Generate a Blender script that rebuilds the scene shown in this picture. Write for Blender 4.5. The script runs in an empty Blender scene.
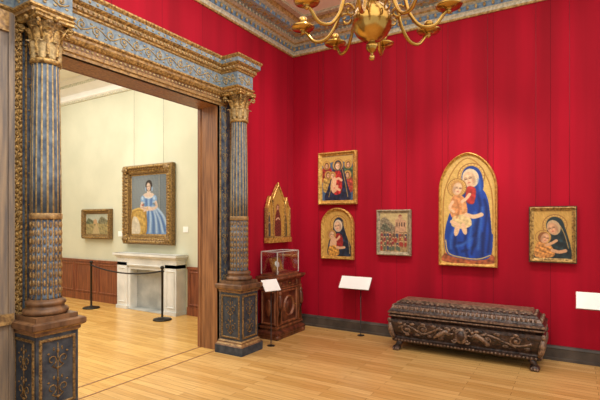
import bpy, bmesh, math, random
import numpy as np
from mathutils import Matrix, Vector
random.seed(4); np.random.seed(4)
sc = bpy.context.scene
try:
    sc.view_settings.view_transform = 'Standard'
except Exception: pass

def lin(c):
    out=[]
    for v in c[:3]:
        v=v/255.0
        out.append(v/12.92 if v<=0.04045 else ((v+0.055)/1.055)**2.4)
    return out
# ------------------------------------------------------------ materials
def pm(name, c1, c2=None, scale=8, rough=0.6, metal=0.0, bump=0.0, stretch=(1,1,1), detail=5, lo=0.35, hi=0.65, spec=0.5):
    m=bpy.data.materials.new(name); m.use_nodes=True
    nt=m.node_tree; b=nt.nodes['Principled BSDF']
    b.inputs['Roughness'].default_value=rough; b.inputs['Metallic'].default_value=metal
    b.inputs['Specular IOR Level'].default_value=spec
    c2=c2 or c1
    tc=nt.nodes.new('ShaderNodeTexCoord'); mp=nt.nodes.new('ShaderNodeMapping')
    mp.inputs['Scale'].default_value=stretch
    nz=nt.nodes.new('ShaderNodeTexNoise'); nz.inputs['Scale'].default_value=scale; nz.inputs['Detail'].default_value=detail
    cr=nt.nodes.new('ShaderNodeValToRGB')
    cr.color_ramp.elements[0].position=lo; cr.color_ramp.elements[1].position=hi
    cr.color_ramp.elements[0].color=(*lin(c1),1); cr.color_ramp.elements[1].color=(*lin(c2),1)
    nt.links.new(tc.outputs['Object'],mp.inputs['Vector']); nt.links.new(mp.outputs[0],nz.inputs['Vector'])
    nt.links.new(nz.outputs['Fac'],cr.inputs['Fac']); nt.links.new(cr.outputs['Color'],b.inputs['Base Color'])
    if bump>0:
        bp=nt.nodes.new('ShaderNodeBump'); bp.inputs['Strength'].default_value=bump; bp.inputs['Distance'].default_value=0.02
        nt.links.new(nz.outputs['Fac'],bp.inputs['Height']); nt.links.new(bp.outputs[0],b.inputs['Normal'])
    return m
def fabric_mat(name,c1,c2,cs,period=.62):
    m=pm(name,c1,c2,2.2,.72,0,.03,(1,1,.25),spec=.2)
    nt=m.node_tree; b=nt.nodes['Principled BSDF']; L=nt.links.new
    src=b.inputs['Base Color'].links[0].from_socket
    tc=nt.nodes['Texture Coordinate']; sp=nt.nodes.new('ShaderNodeSeparateXYZ'); L(tc.outputs['Object'],sp.inputs[0])
    def mt(op,a,bv):
        n=nt.nodes.new('ShaderNodeMath'); n.operation=op
        L(a,n.inputs[0])
        if isinstance(bv,(int,float)): n.inputs[1].default_value=bv
        else: L(bv,n.inputs[1])
        return n.outputs[0]
    s=mt('ADD',sp.outputs[0],sp.outputs[1]); s=mt('ADD',s,20.0); s=mt('MODULO',s,period); s=mt('LESS_THAN',s,.007)
    s=mt('MULTIPLY',s,.7)
    nz=nt.nodes.new('ShaderNodeTexNoise'); nz.inputs['Scale'].default_value=5; nz.inputs['Detail'].default_value=4
    mp=nt.nodes.new('ShaderNodeMapping'); mp.inputs['Scale'].default_value=(1,1,.04); L(tc.outputs['Object'],mp.inputs['Vector']); L(mp.outputs[0],nz.inputs['Vector'])
    cr=nt.nodes.new('ShaderNodeValToRGB'); cr.color_ramp.elements[0].color=(.76,.7,.74,1); cr.color_ramp.elements[1].color=(1,1,1,1); cr.color_ramp.elements[0].position=.33; cr.color_ramp.elements[1].position=.64
    L(nz.outputs['Fac'],cr.inputs['Fac'])
    m1=nt.nodes.new('ShaderNodeMixRGB'); m1.blend_type='MULTIPLY'; m1.inputs['Fac'].default_value=1; L(src,m1.inputs['Color1']); L(cr.outputs['Color'],m1.inputs['Color2'])
    m2=nt.nodes.new('ShaderNodeMixRGB'); L(s,m2.inputs['Fac']); L(m1.outputs['Color'],m2.inputs['Color1']); m2.inputs['Color2'].default_value=(*lin(cs),1)
    L(m2.outputs['Color'],b.inputs['Base Color'])
    b.inputs['Sheen Weight'].default_value=.12; b.inputs['Sheen Tint'].default_value=(1,.3,.45,1)
    return m
def plank_mat(name, ca, cb, cm, rot):
    m=bpy.data.materials.new(name); m.use_nodes=True
    nt=m.node_tree; b=nt.nodes['Principled BSDF']
    tc=nt.nodes.new('ShaderNodeTexCoord'); mp=nt.nodes.new('ShaderNodeMapping'); mp.inputs['Rotation'].default_value=(0,0,rot)
    br=nt.nodes.new('ShaderNodeTexBrick'); br.offset=0.37; br.inputs['Scale'].default_value=1.0
    br.inputs['Brick Width'].default_value=1.1; br.inputs['Row Height'].default_value=0.085
    br.inputs['Mortar Size'].default_value=0.0018; br.inputs['Mortar Smooth'].default_value=0.3
    br.inputs['Color1'].default_value=(*lin(ca),1); br.inputs['Color2'].default_value=(*lin(cb),1); br.inputs['Mortar'].default_value=(*lin(cm),1)
    mp2=nt.nodes.new('ShaderNodeMapping'); mp2.inputs['Rotation'].default_value=(0,0,rot); mp2.inputs['Scale'].default_value=(1.5,22,1)
    nz=nt.nodes.new('ShaderNodeTexNoise'); nz.inputs['Scale'].default_value=2.0; nz.inputs['Detail'].default_value=6
    mx=nt.nodes.new('ShaderNodeMixRGB'); mx.blend_type='MULTIPLY'; mx.inputs['Fac'].default_value=0.55
    cr=nt.nodes.new('ShaderNodeValToRGB'); cr.color_ramp.elements[0].color=(.62,.56,.47,1); cr.color_ramp.elements[1].color=(1,1,1,1)
    cr.color_ramp.elements[0].position=.3; cr.color_ramp.elements[1].position=.62
    L=nt.links.new
    L(tc.outputs['Object'],mp.inputs['Vector']); L(mp.outputs[0],br.inputs['Vector'])
    L(tc.outputs['Object'],mp2.inputs['Vector']); L(mp2.outputs[0],nz.inputs['Vector']); L(nz.outputs['Fac'],cr.inputs['Fac'])
    L(br.outputs['Color'],mx.inputs['Color1']); L(cr.outputs['Color'],mx.inputs['Color2']); L(mx.outputs['Color'],b.inputs['Base Color'])
    b.inputs['Roughness'].default_value=0.26
    b.inputs['Specular IOR Level'].default_value=0.5
    return m
def paint_mat():
    m=bpy.data.materials.new('painted_surface'); m.use_nodes=True
    nt=m.node_tree; b=nt.nodes['Principled BSDF']
    at=nt.nodes.new('ShaderNodeAttribute'); at.attribute_name='Col'
    nt.links.new(at.outputs['Color'],b.inputs['Base Color'])
    b.inputs['Roughness'].default_value=0.55
    return m
M_red=fabric_mat('red_damask_wall',(164,0,32),(178,2,38),(92,0,20))
M_cream=pm('sage_cream_wall',(202,202,178),(211,210,186),2,0.85)
M_white=pm('white_plaster',(238,236,228),(244,242,236),3,0.8)
M_floor=plank_mat('oak_plank_floor',(228,186,118),(206,160,92),(120,84,44),0.0)
M_floor2=plank_mat('oak_plank_floor_b',(230,186,110),(210,162,88),(140,98,50),0.0)
M_gold=pm('aged_gilt',(108,82,44),(200,162,96),40,0.45,0.3,0.5,detail=4)
M_goldb=pm('bright_gilt',(168,122,54),(226,182,98),30,0.38,0.45,0.25)
M_golddk=pm('dark_gilt',(82,60,32),(158,124,72),55,0.45,0.25,0.6)
M_goldorn=pm('ornament_gilt',(140,120,82),(192,166,116),40,0.55,0.12,0.3)
M_blue=pm('painted_blue',(56,72,94),(106,120,134),14,0.6,0,0.15)
M_bluel=pm('painted_blue_light',(90,112,134),(140,152,154),22,0.6,0,0.2)
M_bluedk=pm('painted_blue_dark',(32,42,56),(68,74,82),14,0.6,0,0.15)
M_brown=pm('carved_walnut',(80,54,36),(138,100,66),12,0.5,0,0.3,(1,1,.25))
M_browng=pm('gilt_walnut',(116,88,56),(182,146,92),30,0.5,0.1,0.4)
M_jamb=pm('jamb_wood',(118,76,46),(164,114,72),9,0.42,0,0.12,(4,4,.25))
M_weather=pm('weathered_wood',(102,94,90),(150,130,108),7,0.6,0,0.3,(4,4,.3))
M_chest=pm('dark_chest_wood',(28,18,16),(76,54,44),26,0.34,0,0.7)
M_chestl=pm('chest_wood_light',(72,54,44),(150,120,98),30,0.32,0,0.5)
M_cab=pm('cabinet_wood',(58,28,18),(116,64,40),16,0.38,0,0.4,(1,1,.4))
M_cabl=pm('cabinet_wood_light',(92,50,32),(148,90,56),16,0.38,0,0.3,(1,1,.4))
M_base=pm('slate_baseboard',(60,54,50),(86,76,68),6,0.5)
M_wain=pm('mahogany_wainscot',(104,52,30),(144,80,48),9,0.42,0,0.1,(3,3,.3))
M_marble=pm('white_marble',(204,206,202),(230,230,226),3,0.5,0,0.0,detail=8)
M_marblek=pm('firebox_marble',(150,152,148),(182,182,176),4,0.6)
M_label=pm('label_card',(240,240,236),(248,248,244),4,0.6)
M_metal=pm('dark_metal',(34,30,28),(54,48,42),10,0.4,0.6)
M_steel=pm('grey_steel',(110,106,102),(140,136,130),10,0.35,0.7)
M_brass=pm('polished_brass',(158,120,54),(206,166,90),5,0.2,0.9,0.02)
M_rope=pm('black_rope',(22,18,18),(40,32,30),60,0.8)
M_cgreen=pm('cornice_verdigris',(140,164,170),(178,194,194),24,0.6,0,0.3)
M_cblue=pm('cornice_blue',(84,118,152),(132,158,180),24,0.6,0,0.3)
M_cstone=pm('cornice_stone',(170,170,150),(218,212,186),30,0.6,0,0.3)
M_cgold=pm('cornice_gilt',(144,118,70),(212,184,122),30,0.5,0.1,0.3)
M_greyframe=pm('silvered_frame',(120,110,90),(180,164,134),30,0.45,0.2,0.3)
M_dkframe=pm('dark_frame',(40,26,18),(74,50,30),20,0.45,0,0.3)
M_wire=pm('picture_wire',(104,30,40),(124,44,54),5,0.6)
M_velvet=pm('case_lining',(150,90,60),(176,112,76),12,0.8)
M_trimw=pm('vitrine_edge',(196,190,182),(214,208,200),12,0.3)
M_paint=paint_mat()
M_glass=bpy.data.materials.new('vitrine_glass'); M_glass.use_nodes=True
_nt=M_glass.node_tree; _nt.nodes.clear()
_o=_nt.nodes.new('ShaderNodeOutputMaterial'); _m=_nt.nodes.new('ShaderNodeMixShader'); _t=_nt.nodes.new('ShaderNodeBsdfTransparent'); _g=_nt.nodes.new('ShaderNodeBsdfGlossy')
_t.inputs[0].default_value=(.93,.95,.95,1); _g.inputs['Roughness'].default_value=.05; _m.inputs[0].default_value=.16
_nt.links.new(_t.outputs[0],_m.inputs[1]); _nt.links.new(_g.outputs[0],_m.inputs[2]); _nt.links.new(_m.outputs[0],_o.inputs[0])

# ------------------------------------------------------------ mesh builder
I4=Matrix.Identity(4)
def basis(o,ex,ey,ez):
    m=Matrix.Identity(4)
    for i in range(3):
        m[i][0]=ex[i]; m[i][1]=ey[i]; m[i][2]=ez[i]; m[i][3]=o[i]
    return m
def M_left(x,y,z):   return basis((x,y,z),(0,1,0),(0,0,1),(1,0,0))
def M_leftV(x,y,z):  return basis((x,y,z),(0,0,1),(0,-1,0),(1,0,0))
def M_back(x,y,z):   return basis((x,y,z),(1,0,0),(0,0,1),(0,-1,0))
class MB:
    def __init__(s,name):
        s.name=name; s.v=[]; s.f=[]; s.mi=[]; s.sm=[]; s.mats=[]; s.M=I4.copy()
    def mid(s,m):
        if m not in s.mats: s.mats.append(m)
        return s.mats.index(m)
    def add(s,vs,fs,mat,smooth=False):
        n=len(s.v); M=s.M
        for p in vs: s.v.append(tuple(M@Vector(p)))
        ml=isinstance(mat,list)
        for k,f in enumerate(fs):
            s.f.append([n+i for i in f]); s.mi.append(s.mid(mat[k] if ml else mat)); s.sm.append(smooth)
    def box(s,x0,x1,y0,y1,z0,z1,mat):
        vs=[(x0,y0,z0),(x1,y0,z0),(x1,y1,z0),(x0,y1,z0),(x0,y0,z1),(x1,y0,z1),(x1,y1,z1),(x0,y1,z1)]
        s.add(vs,[(3,2,1,0),(4,5,6,7),(0,1,5,4),(1,2,6,5),(2,3,7,6),(3,0,4,7)],mat)
    def sph(s,c,r,mat,nu=10,nv=6):
        if not isinstance(r,(tuple,list)): r=(r,r,r)
        vs=[(c[0],c[1],c[2]-r[2])]
        for j in range(1,nv):
            ph=-math.pi/2+math.pi*j/nv
            for i in range(nu):
                a=2*math.pi*i/nu
                vs.append((c[0]+r[0]*math.cos(ph)*math.cos(a),c[1]+r[1]*math.cos(ph)*math.sin(a),c[2]+r[2]*math.sin(ph)))
        vs.append((c[0],c[1],c[2]+r[2])); fs=[]
        for i in range(nu): fs.append((0,1+(i+1)%nu,1+i))
        for j in range(nv-2):
            for i in range(nu):
                a=1+j*nu+i; b=1+j*nu+(i+1)%nu
                fs.append((a,b,b+nu,a+nu))
        t=len(vs)-1; o=1+(nv-2)*nu
        for i in range(nu): fs.append((o+i,o+(i+1)%nu,t))
        s.add(vs,fs,mat,True)
    def lathe(s,cx,cy,prof,mat,n=32,fl=None,smooth=True,angmat=None):
        vs=[];fs=[];ms=[]
        for (r,z) in prof:
            for i in range(n):
                a=2*math.pi*i/n
                k=r*(fl(i) if fl else 1)
                vs.append((cx+k*math.cos(a),cy+k*math.sin(a),z))
        for j in range(len(prof)-1):
            for i in range(n):
                fs.append((j*n+i,j*n+(i+1)%n,(j+1)*n+(i+1)%n,(j+1)*n+i))
                ms.append(angmat(i,j) if angmat else mat)
        fs.append(tuple(range(n))[::-1]); ms.append(ms[0]); fs.append(tuple((len(prof)-1)*n+i for i in range(n))); ms.append(ms[0])
        s.add(vs,fs,ms,smooth)
    def tube(s,pts,r,mat,seg=6,flat=1.0):
        P=[Vector(p) for p in pts]; n=len(P)
        rr=r if isinstance(r,(list,tuple)) else [r]*n
        vs=[];fs=[]; up=Vector((0,0,1))
        for i in range(n):
            d=(P[min(i+1,n-1)]-P[max(i-1,0)])
            if d.length<1e-9: d=Vector((1,0,0))
            d.normalize()
            u=up.cross(d)
            if u.length<.05: u=Vector((1,0,0)).cross(d)
            u.normalize(); w=d.cross(u)
            for k in range(seg):
                a=2*math.pi*k/seg
                q=P[i]+u*(math.cos(a)*rr[i])+w*(math.sin(a)*rr[i]*flat)
                vs.append(tuple(q))
        for i in range(n-1):
            for k in range(seg):
                fs.append((i*seg+k,i*seg+(k+1)%seg,(i+1)*seg+(k+1)%seg,(i+1)*seg+k))
        fs.append(tuple(range(seg))[::-1]); fs.append(tuple((n-1)*seg+k for k in range(seg)))
        s.add(vs,fs,mat,True)
    def mould(s,path,prof,mats,closed=False,cap=None,smooth=False,endcaps=False):
        n=len(path); P=[Vector((p[0],p[1])) for p in path]
        N=[]
        def rn(a,b):
            d=(b-a).normalized(); return Vector((d.y,-d.x))
        for i in range(n):
            if closed or 0<i<n-1:
                n1=rn(P[i-1],P[i]); n2=rn(P[i],P[(i+1)%n])
                m=n1+n2; den=1+n1.dot(n2)
                N.append(m/den if den>.05 else n1)
            elif i==0: N.append(rn(P[0],P[1]))
            else: N.append(rn(P[-2],P[-1]))
        vs=[]; K=len(prof)
        for i in range(n):
            for (o,h) in prof:
                q=P[i]+N[i]*o; vs.append((q.x,q.y,h))
        fs=[];ms=[]
        for i in range(n if closed else n-1):
            j=(i+1)%n
            for k in range(K-1):
                fs.append((i*K+k,j*K+k,j*K+k+1,i*K+k+1)); ms.append(mats[k] if isinstance(mats,list) else mats)
        if cap:
            fs.append(tuple(i*K+K-1 for i in range(n))); ms.append(cap)
        if endcaps:
            fs.append(tuple(range(K))); ms.append(ms[0]); fs.append(tuple((n-1)*K+k for k in range(K))[::-1]); ms.append(ms[0])
        s.add(vs,fs,ms,smooth)
    def vine(s,L,W,r,mat,n=None,leaf=True):
        n=n or max(1,int(round(L/(W*0.95)))); st=L/n
        pts=[]
        for i in range(n*8+1):
            x=L*i/(n*8); pts.append((x,.22*W*math.sin(math.pi*x/st),0))
        s.tube(pts,r,mat,4)
        for k in range(n):
            sg=1 if k%2==0 else -1
            cx=(k+.5)*st; cy=-.06*W*sg; pp=[];rad=.36*W; rad=min(rad,st*.42)
            for i in range(15):
                t=i/14; a=math.pi*.5*sg+sg*t*math.pi*2.6
                q=rad*(1-.8*t)
                pp.append((cx+q*math.cos(a),cy+q*math.sin(a),0))
            s.tube(pp,[r*(1.1-.5*i/14) for i in range(15)],mat,4)
            s.sph((cx,cy,0),(r*2.2,r*2.2,r*1.3),mat,8,4)
            if leaf:
                for (dx,dy) in ((-.36,.34*sg),(.36,.34*sg),(0,-.4*sg)):
                    s.sph((cx+dx*st,dy*W,0),(r*2.6,r*1.7,r),mat,7,4)
    def candelabra(s,L,W,r,mat,per=None):
        per=per or W*1.5; n=max(1,int(round(L/per))); st=L/n
        s.tube([(0,0,0),(L,0,0)],r*.8,mat,4)
        for k in range(n):
            x0=k*st
            for sg in (-1,1):
                pp=[]
                for i in range(13):
                    t=i/12; a=-math.pi/2+t*math.pi*2.1; q=W*.2*(1-.7*t)
                    pp.append((x0+st*.42+q*math.sin(a)*1.1,sg*(W*.23-q*math.cos(a)),0))
                s.tube([(x0+st*.08,0,0)]+pp,r,mat,4)
                s.sph((x0+st*.8,sg*W*.16,0),(r*3.2,r*1.6,r),mat,7,4)
                s.sph((x0+st*.66,sg*W*.36,0),(r*1.6,r*2.2,r),mat,7,4)
            s.sph((x0+st*.12,0,0),(r*2.2,r*3.4,r*1.4),mat,8,4); s.sph((x0+st*.72,0,0),(r*4.2,r*2.2,r*1.4),mat,8,4)
    def leafc(s,cx,cy,z0,h,r0,ang,w,out,mat):
        vs=[];fs=[]; n=9; ca,sa=math.cos(ang),math.sin(ang)
        for i in range(n):
            t=i/(n-1)
            rad=r0+out*t**2.5; z=z0+h*(math.sin(t*math.pi*.62)/math.sin(math.pi*.5))
            ww=w*(.55+.45*math.sin(min(1,t*1.3)*math.pi))*(1 if i<n-1 else .35)*(1+.12*(i%2))
            for q,ri in ((-1,-.008),(-.5,.004),(0,.014),(.5,.004),(1,-.008)):
                rr=rad+ri
                vs.append((cx+rr*ca-q*ww/2*sa,cy+rr*sa+q*ww/2*ca,z))
        for i in range(n-1):
            for k in range(4):
                a=i*5+k; fs.append((a,a+1,a+6,a+5))
        s.add(vs,fs,mat,True)
    def build(s,recalc=True):
        me=bpy.data.meshes.new(s.name); me.from_pydata(s.v,[],s.f)
        for m in s.mats: me.materials.append(m)
        me.polygons.foreach_set('material_index',s.mi); me.polygons.foreach_set('use_smooth',s.sm)
        if recalc:
            bm=bmesh.new(); bm.from_mesh(me); bmesh.ops.recalc_face_normals(bm,faces=bm.faces[:]); bm.to_mesh(me); bm.free()
        me.update()
        ob=bpy.data.objects.new(s.name,me); sc.collection.objects.link(ob); return ob
def spline(pts,closed=True,n=8):
    P=np.array(pts,float); m=len(P); out=[]
    rng=range(m) if closed else range(m-1)
    for i in rng:
        if closed: p0,p1,p2,p3=P[i-1],P[i],P[(i+1)%m],P[(i+2)%m]
        else: p0,p1,p2,p3=P[max(i-1,0)],P[i],P[i+1],P[min(i+2,m-1)]
        for k in range(n):
            t=k/n
            out.append(.5*((2*p1)+(-p0+p2)*t+(2*p0-5*p1+4*p2-p3)*t*t+(-p0+3*p1-3*p2+p3)*t**3))
    if not closed: out.append(P[-1])
    return np.array(out)

# ------------------------------------------------------------ painting canvas (colour stored on mesh)
class Canvas:
    def __init__(s,w,h,topf=None,nx=120):
        s.w,s.h=w,h; s.nx=nx; s.ny=int(nx*h/w); s.topf=topf
        xs=np.linspace(0,1,s.nx); ys=np.linspace(0,1,s.ny)
        tops=np.array([ (topf(x) if topf else h) for x in xs])
        s.wx=np.tile(xs*w,(s.ny,1)); s.wy=ys[:,None]*tops[None,:]
        s.X=s.wx/w*100; s.Y=s.wy/w*100; s.H=h/w*100
        s.C=np.zeros((s.ny,s.nx,3))
    def fill(s,c): s.C[:]=c
    def _noise(s,f,seed=0):
        r=np.random.RandomState(seed); n=np.zeros_like(s.X)
        for k in range(7):
            a=r.uniform(0,6.28); g=f*r.uniform(.5,2); n+=np.sin((s.X*math.cos(a)+s.Y*math.sin(a))*g+r.uniform(0,6.28))
        return n/4
    def noise(s,amp,f=.3,seed=0): s.C+=amp*s._noise(f,seed)[...,None]
    def put(s,m,c,fold=0,f=.5,seed=1):
        c=np.array(c,float)
        col=np.broadcast_to(c,s.C.shape).copy()
        if fold: col=col*(1+fold*s._noise(f,seed)[...,None])
        s.C[m]=col[m]
    def pip(s,pts):
        x,y=s.X,s.Y; ins=np.zeros(x.shape,bool); n=len(pts)
        for i in range(n):
            x1,y1=pts[i]; x2,y2=pts[i-1]
            if y1==y2: continue
            c=((y1>y)!=(y2>y))&(x<(x2-x1)*(y-y1)/(y2-y1)+x1); ins^=c
        return ins
    def blob(s,pts,c,smooth=True,**k): s.put(s.pip(spline(pts) if smooth else pts),c,**k)
    def ell(s,cx,cy,rx,ry,c,rot=0,**k):
        a=math.radians(rot); dx=s.X-cx; dy=s.Y-cy
        u=dx*math.cos(a)+dy*math.sin(a); v=-dx*math.sin(a)+dy*math.cos(a)
        s.put((u/rx)**2+(v/ry)**2<1,c,**k)
    def glow(s,cx,cy,rx,ry,c,k=.6,rot=0):
        a=math.radians(rot); dx=s.X-cx; dy=s.Y-cy
        u=dx*math.cos(a)+dy*math.sin(a); v=-dx*math.sin(a)+dy*math.cos(a)
        w=(np.clip(1-((u/rx)**2+(v/ry)**2),0,1)*k)[...,None]
        s.C=s.C*(1-w)+np.array(c,float)*w
    def ring(s,cx,cy,r,t,c):
        d=np.hypot(s.X-cx,s.Y-cy); s.put(abs(d-r)<t,c)
    def line(s,pts,w,c,smooth=True,soft=0):
        P=spline(pts,False,6) if smooth and len(pts)>2 else np.array(pts,float)
        D=np.full(s.X.shape,1e9)
        for i in range(len(P)-1):
            a,b=P[i],P[i+1]; d=b-a; L=max(1e-9,(d**2).sum())
            t=np.clip(((s.X-a[0])*d[0]+(s.Y-a[1])*d[1])/L,0,1)
            D=np.minimum(D,np.hypot(s.X-a[0]-t*d[0],s.Y-a[1]-t*d[1]))
        if soft:
            k=np.clip(1-D/(w*2),0,1)[...,None]*soft; s.C=s.C*(1-k)+np.array(c,float)*k
        else: s.put(D<w,c)
    def face(s,cx,cy,r,rot=0,skin=(226,180,140),turn=0):
        a=math.radians(rot); sk=np.array(skin,float)
        def T(u,v): return (cx+r*(u*math.cos(a)-v*math.sin(a)),cy+r*(u*math.sin(a)+v*math.cos(a)))
        s.ell(cx,cy,r*.72,r,sk*.93,rot)
        d=-1 if turn<=0 else 1
        q=T(.12*d,.05); s.glow(q[0],q[1],r*.6,r*.85,np.minimum(sk*1.1,250),.9,rot)
        q=T(-.5*d,-.2); s.glow(q[0],q[1],r*.3,r*.8,sk*.66,.55,rot)
        for e in (-.32,.3):
            q=T(e*.8-.1*d,-.25); s.glow(q[0],q[1],r*.22,r*.2,(214,120,96),.35,rot)
        k=turn*.16
        for e in (-.29,.29):
            s.line([T(e-.13+k,.1),T(e+k,.12),T(e+.13+k,.1)],r*.06,(70,44,32),soft=.95)
            s.line([T(e-.17+k,.26),T(e+k,.32),T(e+.17+k,.26)],r*.04,(130,90,64),soft=.7)
        s.line([T(k+.02,.2),T(k+.07*d,-.2)],r*.05,sk*.74,soft=.7)
        s.line([T(k-.13,-.45),T(k,-.43),T(k+.13,-.45)],r*.06,(170,76,64),soft=.9)
    def halo(s,cx,cy,r,c=(214,170,86)):
        s.ell(cx,cy,r,r,c); s.ring(cx,cy,r,.03*r+.3,(150,104,48)); s.ring(cx,cy,r*.82,.02*r+.2,(176,128,60))
        for i in range(24):
            a=i*math.pi/12; s.ell(cx+r*.91*math.cos(a),cy+r*.91*math.sin(a),r*.035,r*.035,(150,104,48))
    def blur(s,n=1):
        for _ in range(n):
            C=np.pad(s.C,((1,1),(1,1),(0,0)),'edge')
            s.C=(C[1:-1,1:-1]*4+C[:-2,1:-1]+C[2:,1:-1]+C[1:-1,:-2]+C[1:-1,2:])/8
    def into(s,mb,dark=.92):
        s.blur(2); s.C=s.C*dark*(1+.05*s._noise(1.1,21)[...,None])
        g=np.random.RandomState(5).normal(0,3,s.X.shape); s.C+=g[...,None]
        n=len(mb.v)
        mb._paint=getattr(mb,'_paint',[])
        vs=[];fs=[]
        for j in range(s.ny):
            for i in range(s.nx): vs.append((s.wx[j,i]-s.w/2,s.wy[j,i],0))
        for j in range(s.ny-1):
            for i in range(s.nx-1):
                a=j*s.nx+i; fs.append((a,a+1,a+s.nx+1,a+s.nx))
        mb.add(vs,fs,M_paint,False)
        c=np.clip(s.C,0,255)/255.0
        c=np.where(c<=.04045,c/12.92,((c+.055)/1.055)**2.4)
        mb._paint.append((n,c.reshape(-1,3)))
def build_painted(mb):
    ob=mb.build(True); me=ob.data
    at=me.color_attributes.new('Col','FLOAT_COLOR','POINT')
    arr=np.ones((len(me.vertices),4)); arr[:,:3]=.5
    for n,c in mb._paint: arr[n:n+len(c),:3]=c
    at.data.foreach_set('color',arr.ravel()); me.update(); return ob
def rectpath(w,h): return [(-w/2,0),(w/2,0),(w/2,h),(-w/2,h)]
def archpath(w,topf,n=28):
    p=[(-w/2,0),(w/2,0)]
    for i in range(n+1):
        t=math.pi*i/n; x=.5+.5*math.cos(t)
        p.append(((x-.5)*w,topf(min(1,max(0,x)))))
    return p
def frame_prof(fw,d):
    return [(0,.004),(0,.012),(fw*.12,.016),(fw*.16,d*.45),(fw*.35,d*.5),(fw*.55,d*.75),(fw*.72,d),(fw*.86,d*.96),(fw*.9,d*.7),(fw,d*.6),(fw,-.02)]
def beads(mb,path,off,h,step,r,mat,closed=True):
    n=len(path)
    for i in range(n if closed else n-1):
        a=Vector(path[i]); b=Vector(path[(i+1)%n]); d=b-a; L=d.length
        if L<1e-6: continue
        d.normalize(); nn=Vector((d.y,-d.x)); k=max(1,int(L/step))
        for j in range(k):
            p=a+d*(L*(j+.5)/k)+nn*off; mb.sph((p.x,p.y,h),r,mat,7,4)

# ============================================================ ROOM SHELL
ZC=4.56
YR,YL,ZO=-1.766,-3.87,3.05
b=MB('floor'); b.box(0,7.5,-8,0.15,-.1,0,M_floor); b.build()
b=MB('floor_gallery'); b.box(-7.5,0,-8,0.15,-.1,0,M_floor2)
b.box(-.29,-.27,YL,YR,0,.003,M_jamb); b.box(-.015,0.0,YL,YR,0,.003,M_jamb); b.build()
b=MB('wall_back'); b.box(-.3,7.5,0,.15,0,ZC+.1,M_red); b.build()
b=MB('wall_left')
for (x0,x1,m) in ((-.15,0,M_red),(-.29,-.15,M_cream)):
    b.box(x0,x1,YR+.02,0,0,ZC,m); b.box(x0,x1,-8,YL-.02,0,ZC,m); b.box(x0,x1,YL-.02,YR+.02,ZO+.02,ZC,m)
b.build()
b=MB('wall_gallery'); b.box(-7.5,-.29,-.4,-.25,0,ZC+.1,M_cream); b.build()
b=MB('wall_gallery_far'); b.box(-7.6,-7.5,-8,-.4,0,ZC+.1,M_cream); b.build()
b=MB('ceiling'); b.box(-7.5,7.5,-8,.15,ZC,ZC+.1,M_white); b.build()
b=MB('trim_1')
path=[(0,-8),(0,0),(7.5,0)]
prof=[(0,4.20),(.02,4.20),(.03,4.22),(.03,4.25),(.045,4.27),(.045,4.34),(.08,4.36),(.10,4.38),(.14,4.40),(.14,4.42),(.30,4.43),(.30,4.48),(.36,4.50),(.40,4.545),(.42,4.56)]
mt=[M_cgold,M_cgold,M_cstone,M_cstone,M_cblue,M_cstone,M_cgold,M_cstone,M_cgreen,M_cgreen,M_cblue,M_cstone,M_cgold,M_cstone]
b.mould(path,prof,mt)
beads(b,path,.06,4.305,.10,(.018,.018,.028),M_cgold,False)
beads(b,path,.15,4.405,.07,(.02,.02,.022),M_cstone,False)
beads(b,path,.302,4.455,.12,(.016,.016,.02),M_cgold,False)
b.M=basis((.22,-7.9,4.425),(0,1,0),(1,0,0),(0,0,-1)); b.vine(7.7,.11,.007,M_cgold,50)
b.M=basis((.2,-.22,4.425),(1,0,0),(0,-1,0),(0,0,-1)); b.vine(7.0,.11,.007,M_cgold,46); b.M=I4.copy()
b.box(.42,.50,-8,-.42,4.53,4.56,M_cstone); b.box(.50,7.5,-.50,-.42,4.53,4.56,M_cstone)
b.build()
b=MB('baseboard_back')
bp=[(0,.0),(.035,.0),(.035,.03),(.025,.035),(.025,.13),(.03,.14),(.02,.165),(0,.17)]
b.mould([(0,0),(7.5,0)],bp,M_base,endcaps=True); b.build()
b=MB('baseboard_left'); b.mould([(0,-1.4),(0,-.02)],bp,M_base,endcaps=True); b.build()
b=MB('trim_3')
b.mould([(-7.5,-.4),(-.29,-.4)],[(0,4.12),(.03,4.12),(.03,4.16),(.05,4.18),(.05,4.22),(.02,4.23),(.02,4.30),(.10,4.36),(.16,4.40),(.16,4.46),(.22,4.52),(.22,4.56)],[M_white,M_cstone,M_white,M_white,M_cstone,M_white,M_white,M_white,M_cstone,M_white,M_white])
b.build()
b=MB('trim_4')
def wain(x0,x1):
    b.box(x0,x1,-.44,-.4,0,.80,M_wain); b.box(x0,x1,-.46,-.4,.79,.83,M_wain); b.box(x0,x1,-.455,-.4,0,.14,M_wain)
    n=max(1,int((x1-x0)/.7)); st=(x1-x0)/n
    for i in range(n):
        b.M=M_back(x0+(i+.5)*st,-.44,.2)
        b.mould(rectpath(st-.14,.52),[(0,0),(0,.006),(.02,.016),(.035,.004),(.035,0)],M_wain,closed=True); b.M=I4.copy()
wain(-7.5,-3.60); wain(-1.87,-.29)
b.build()

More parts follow.
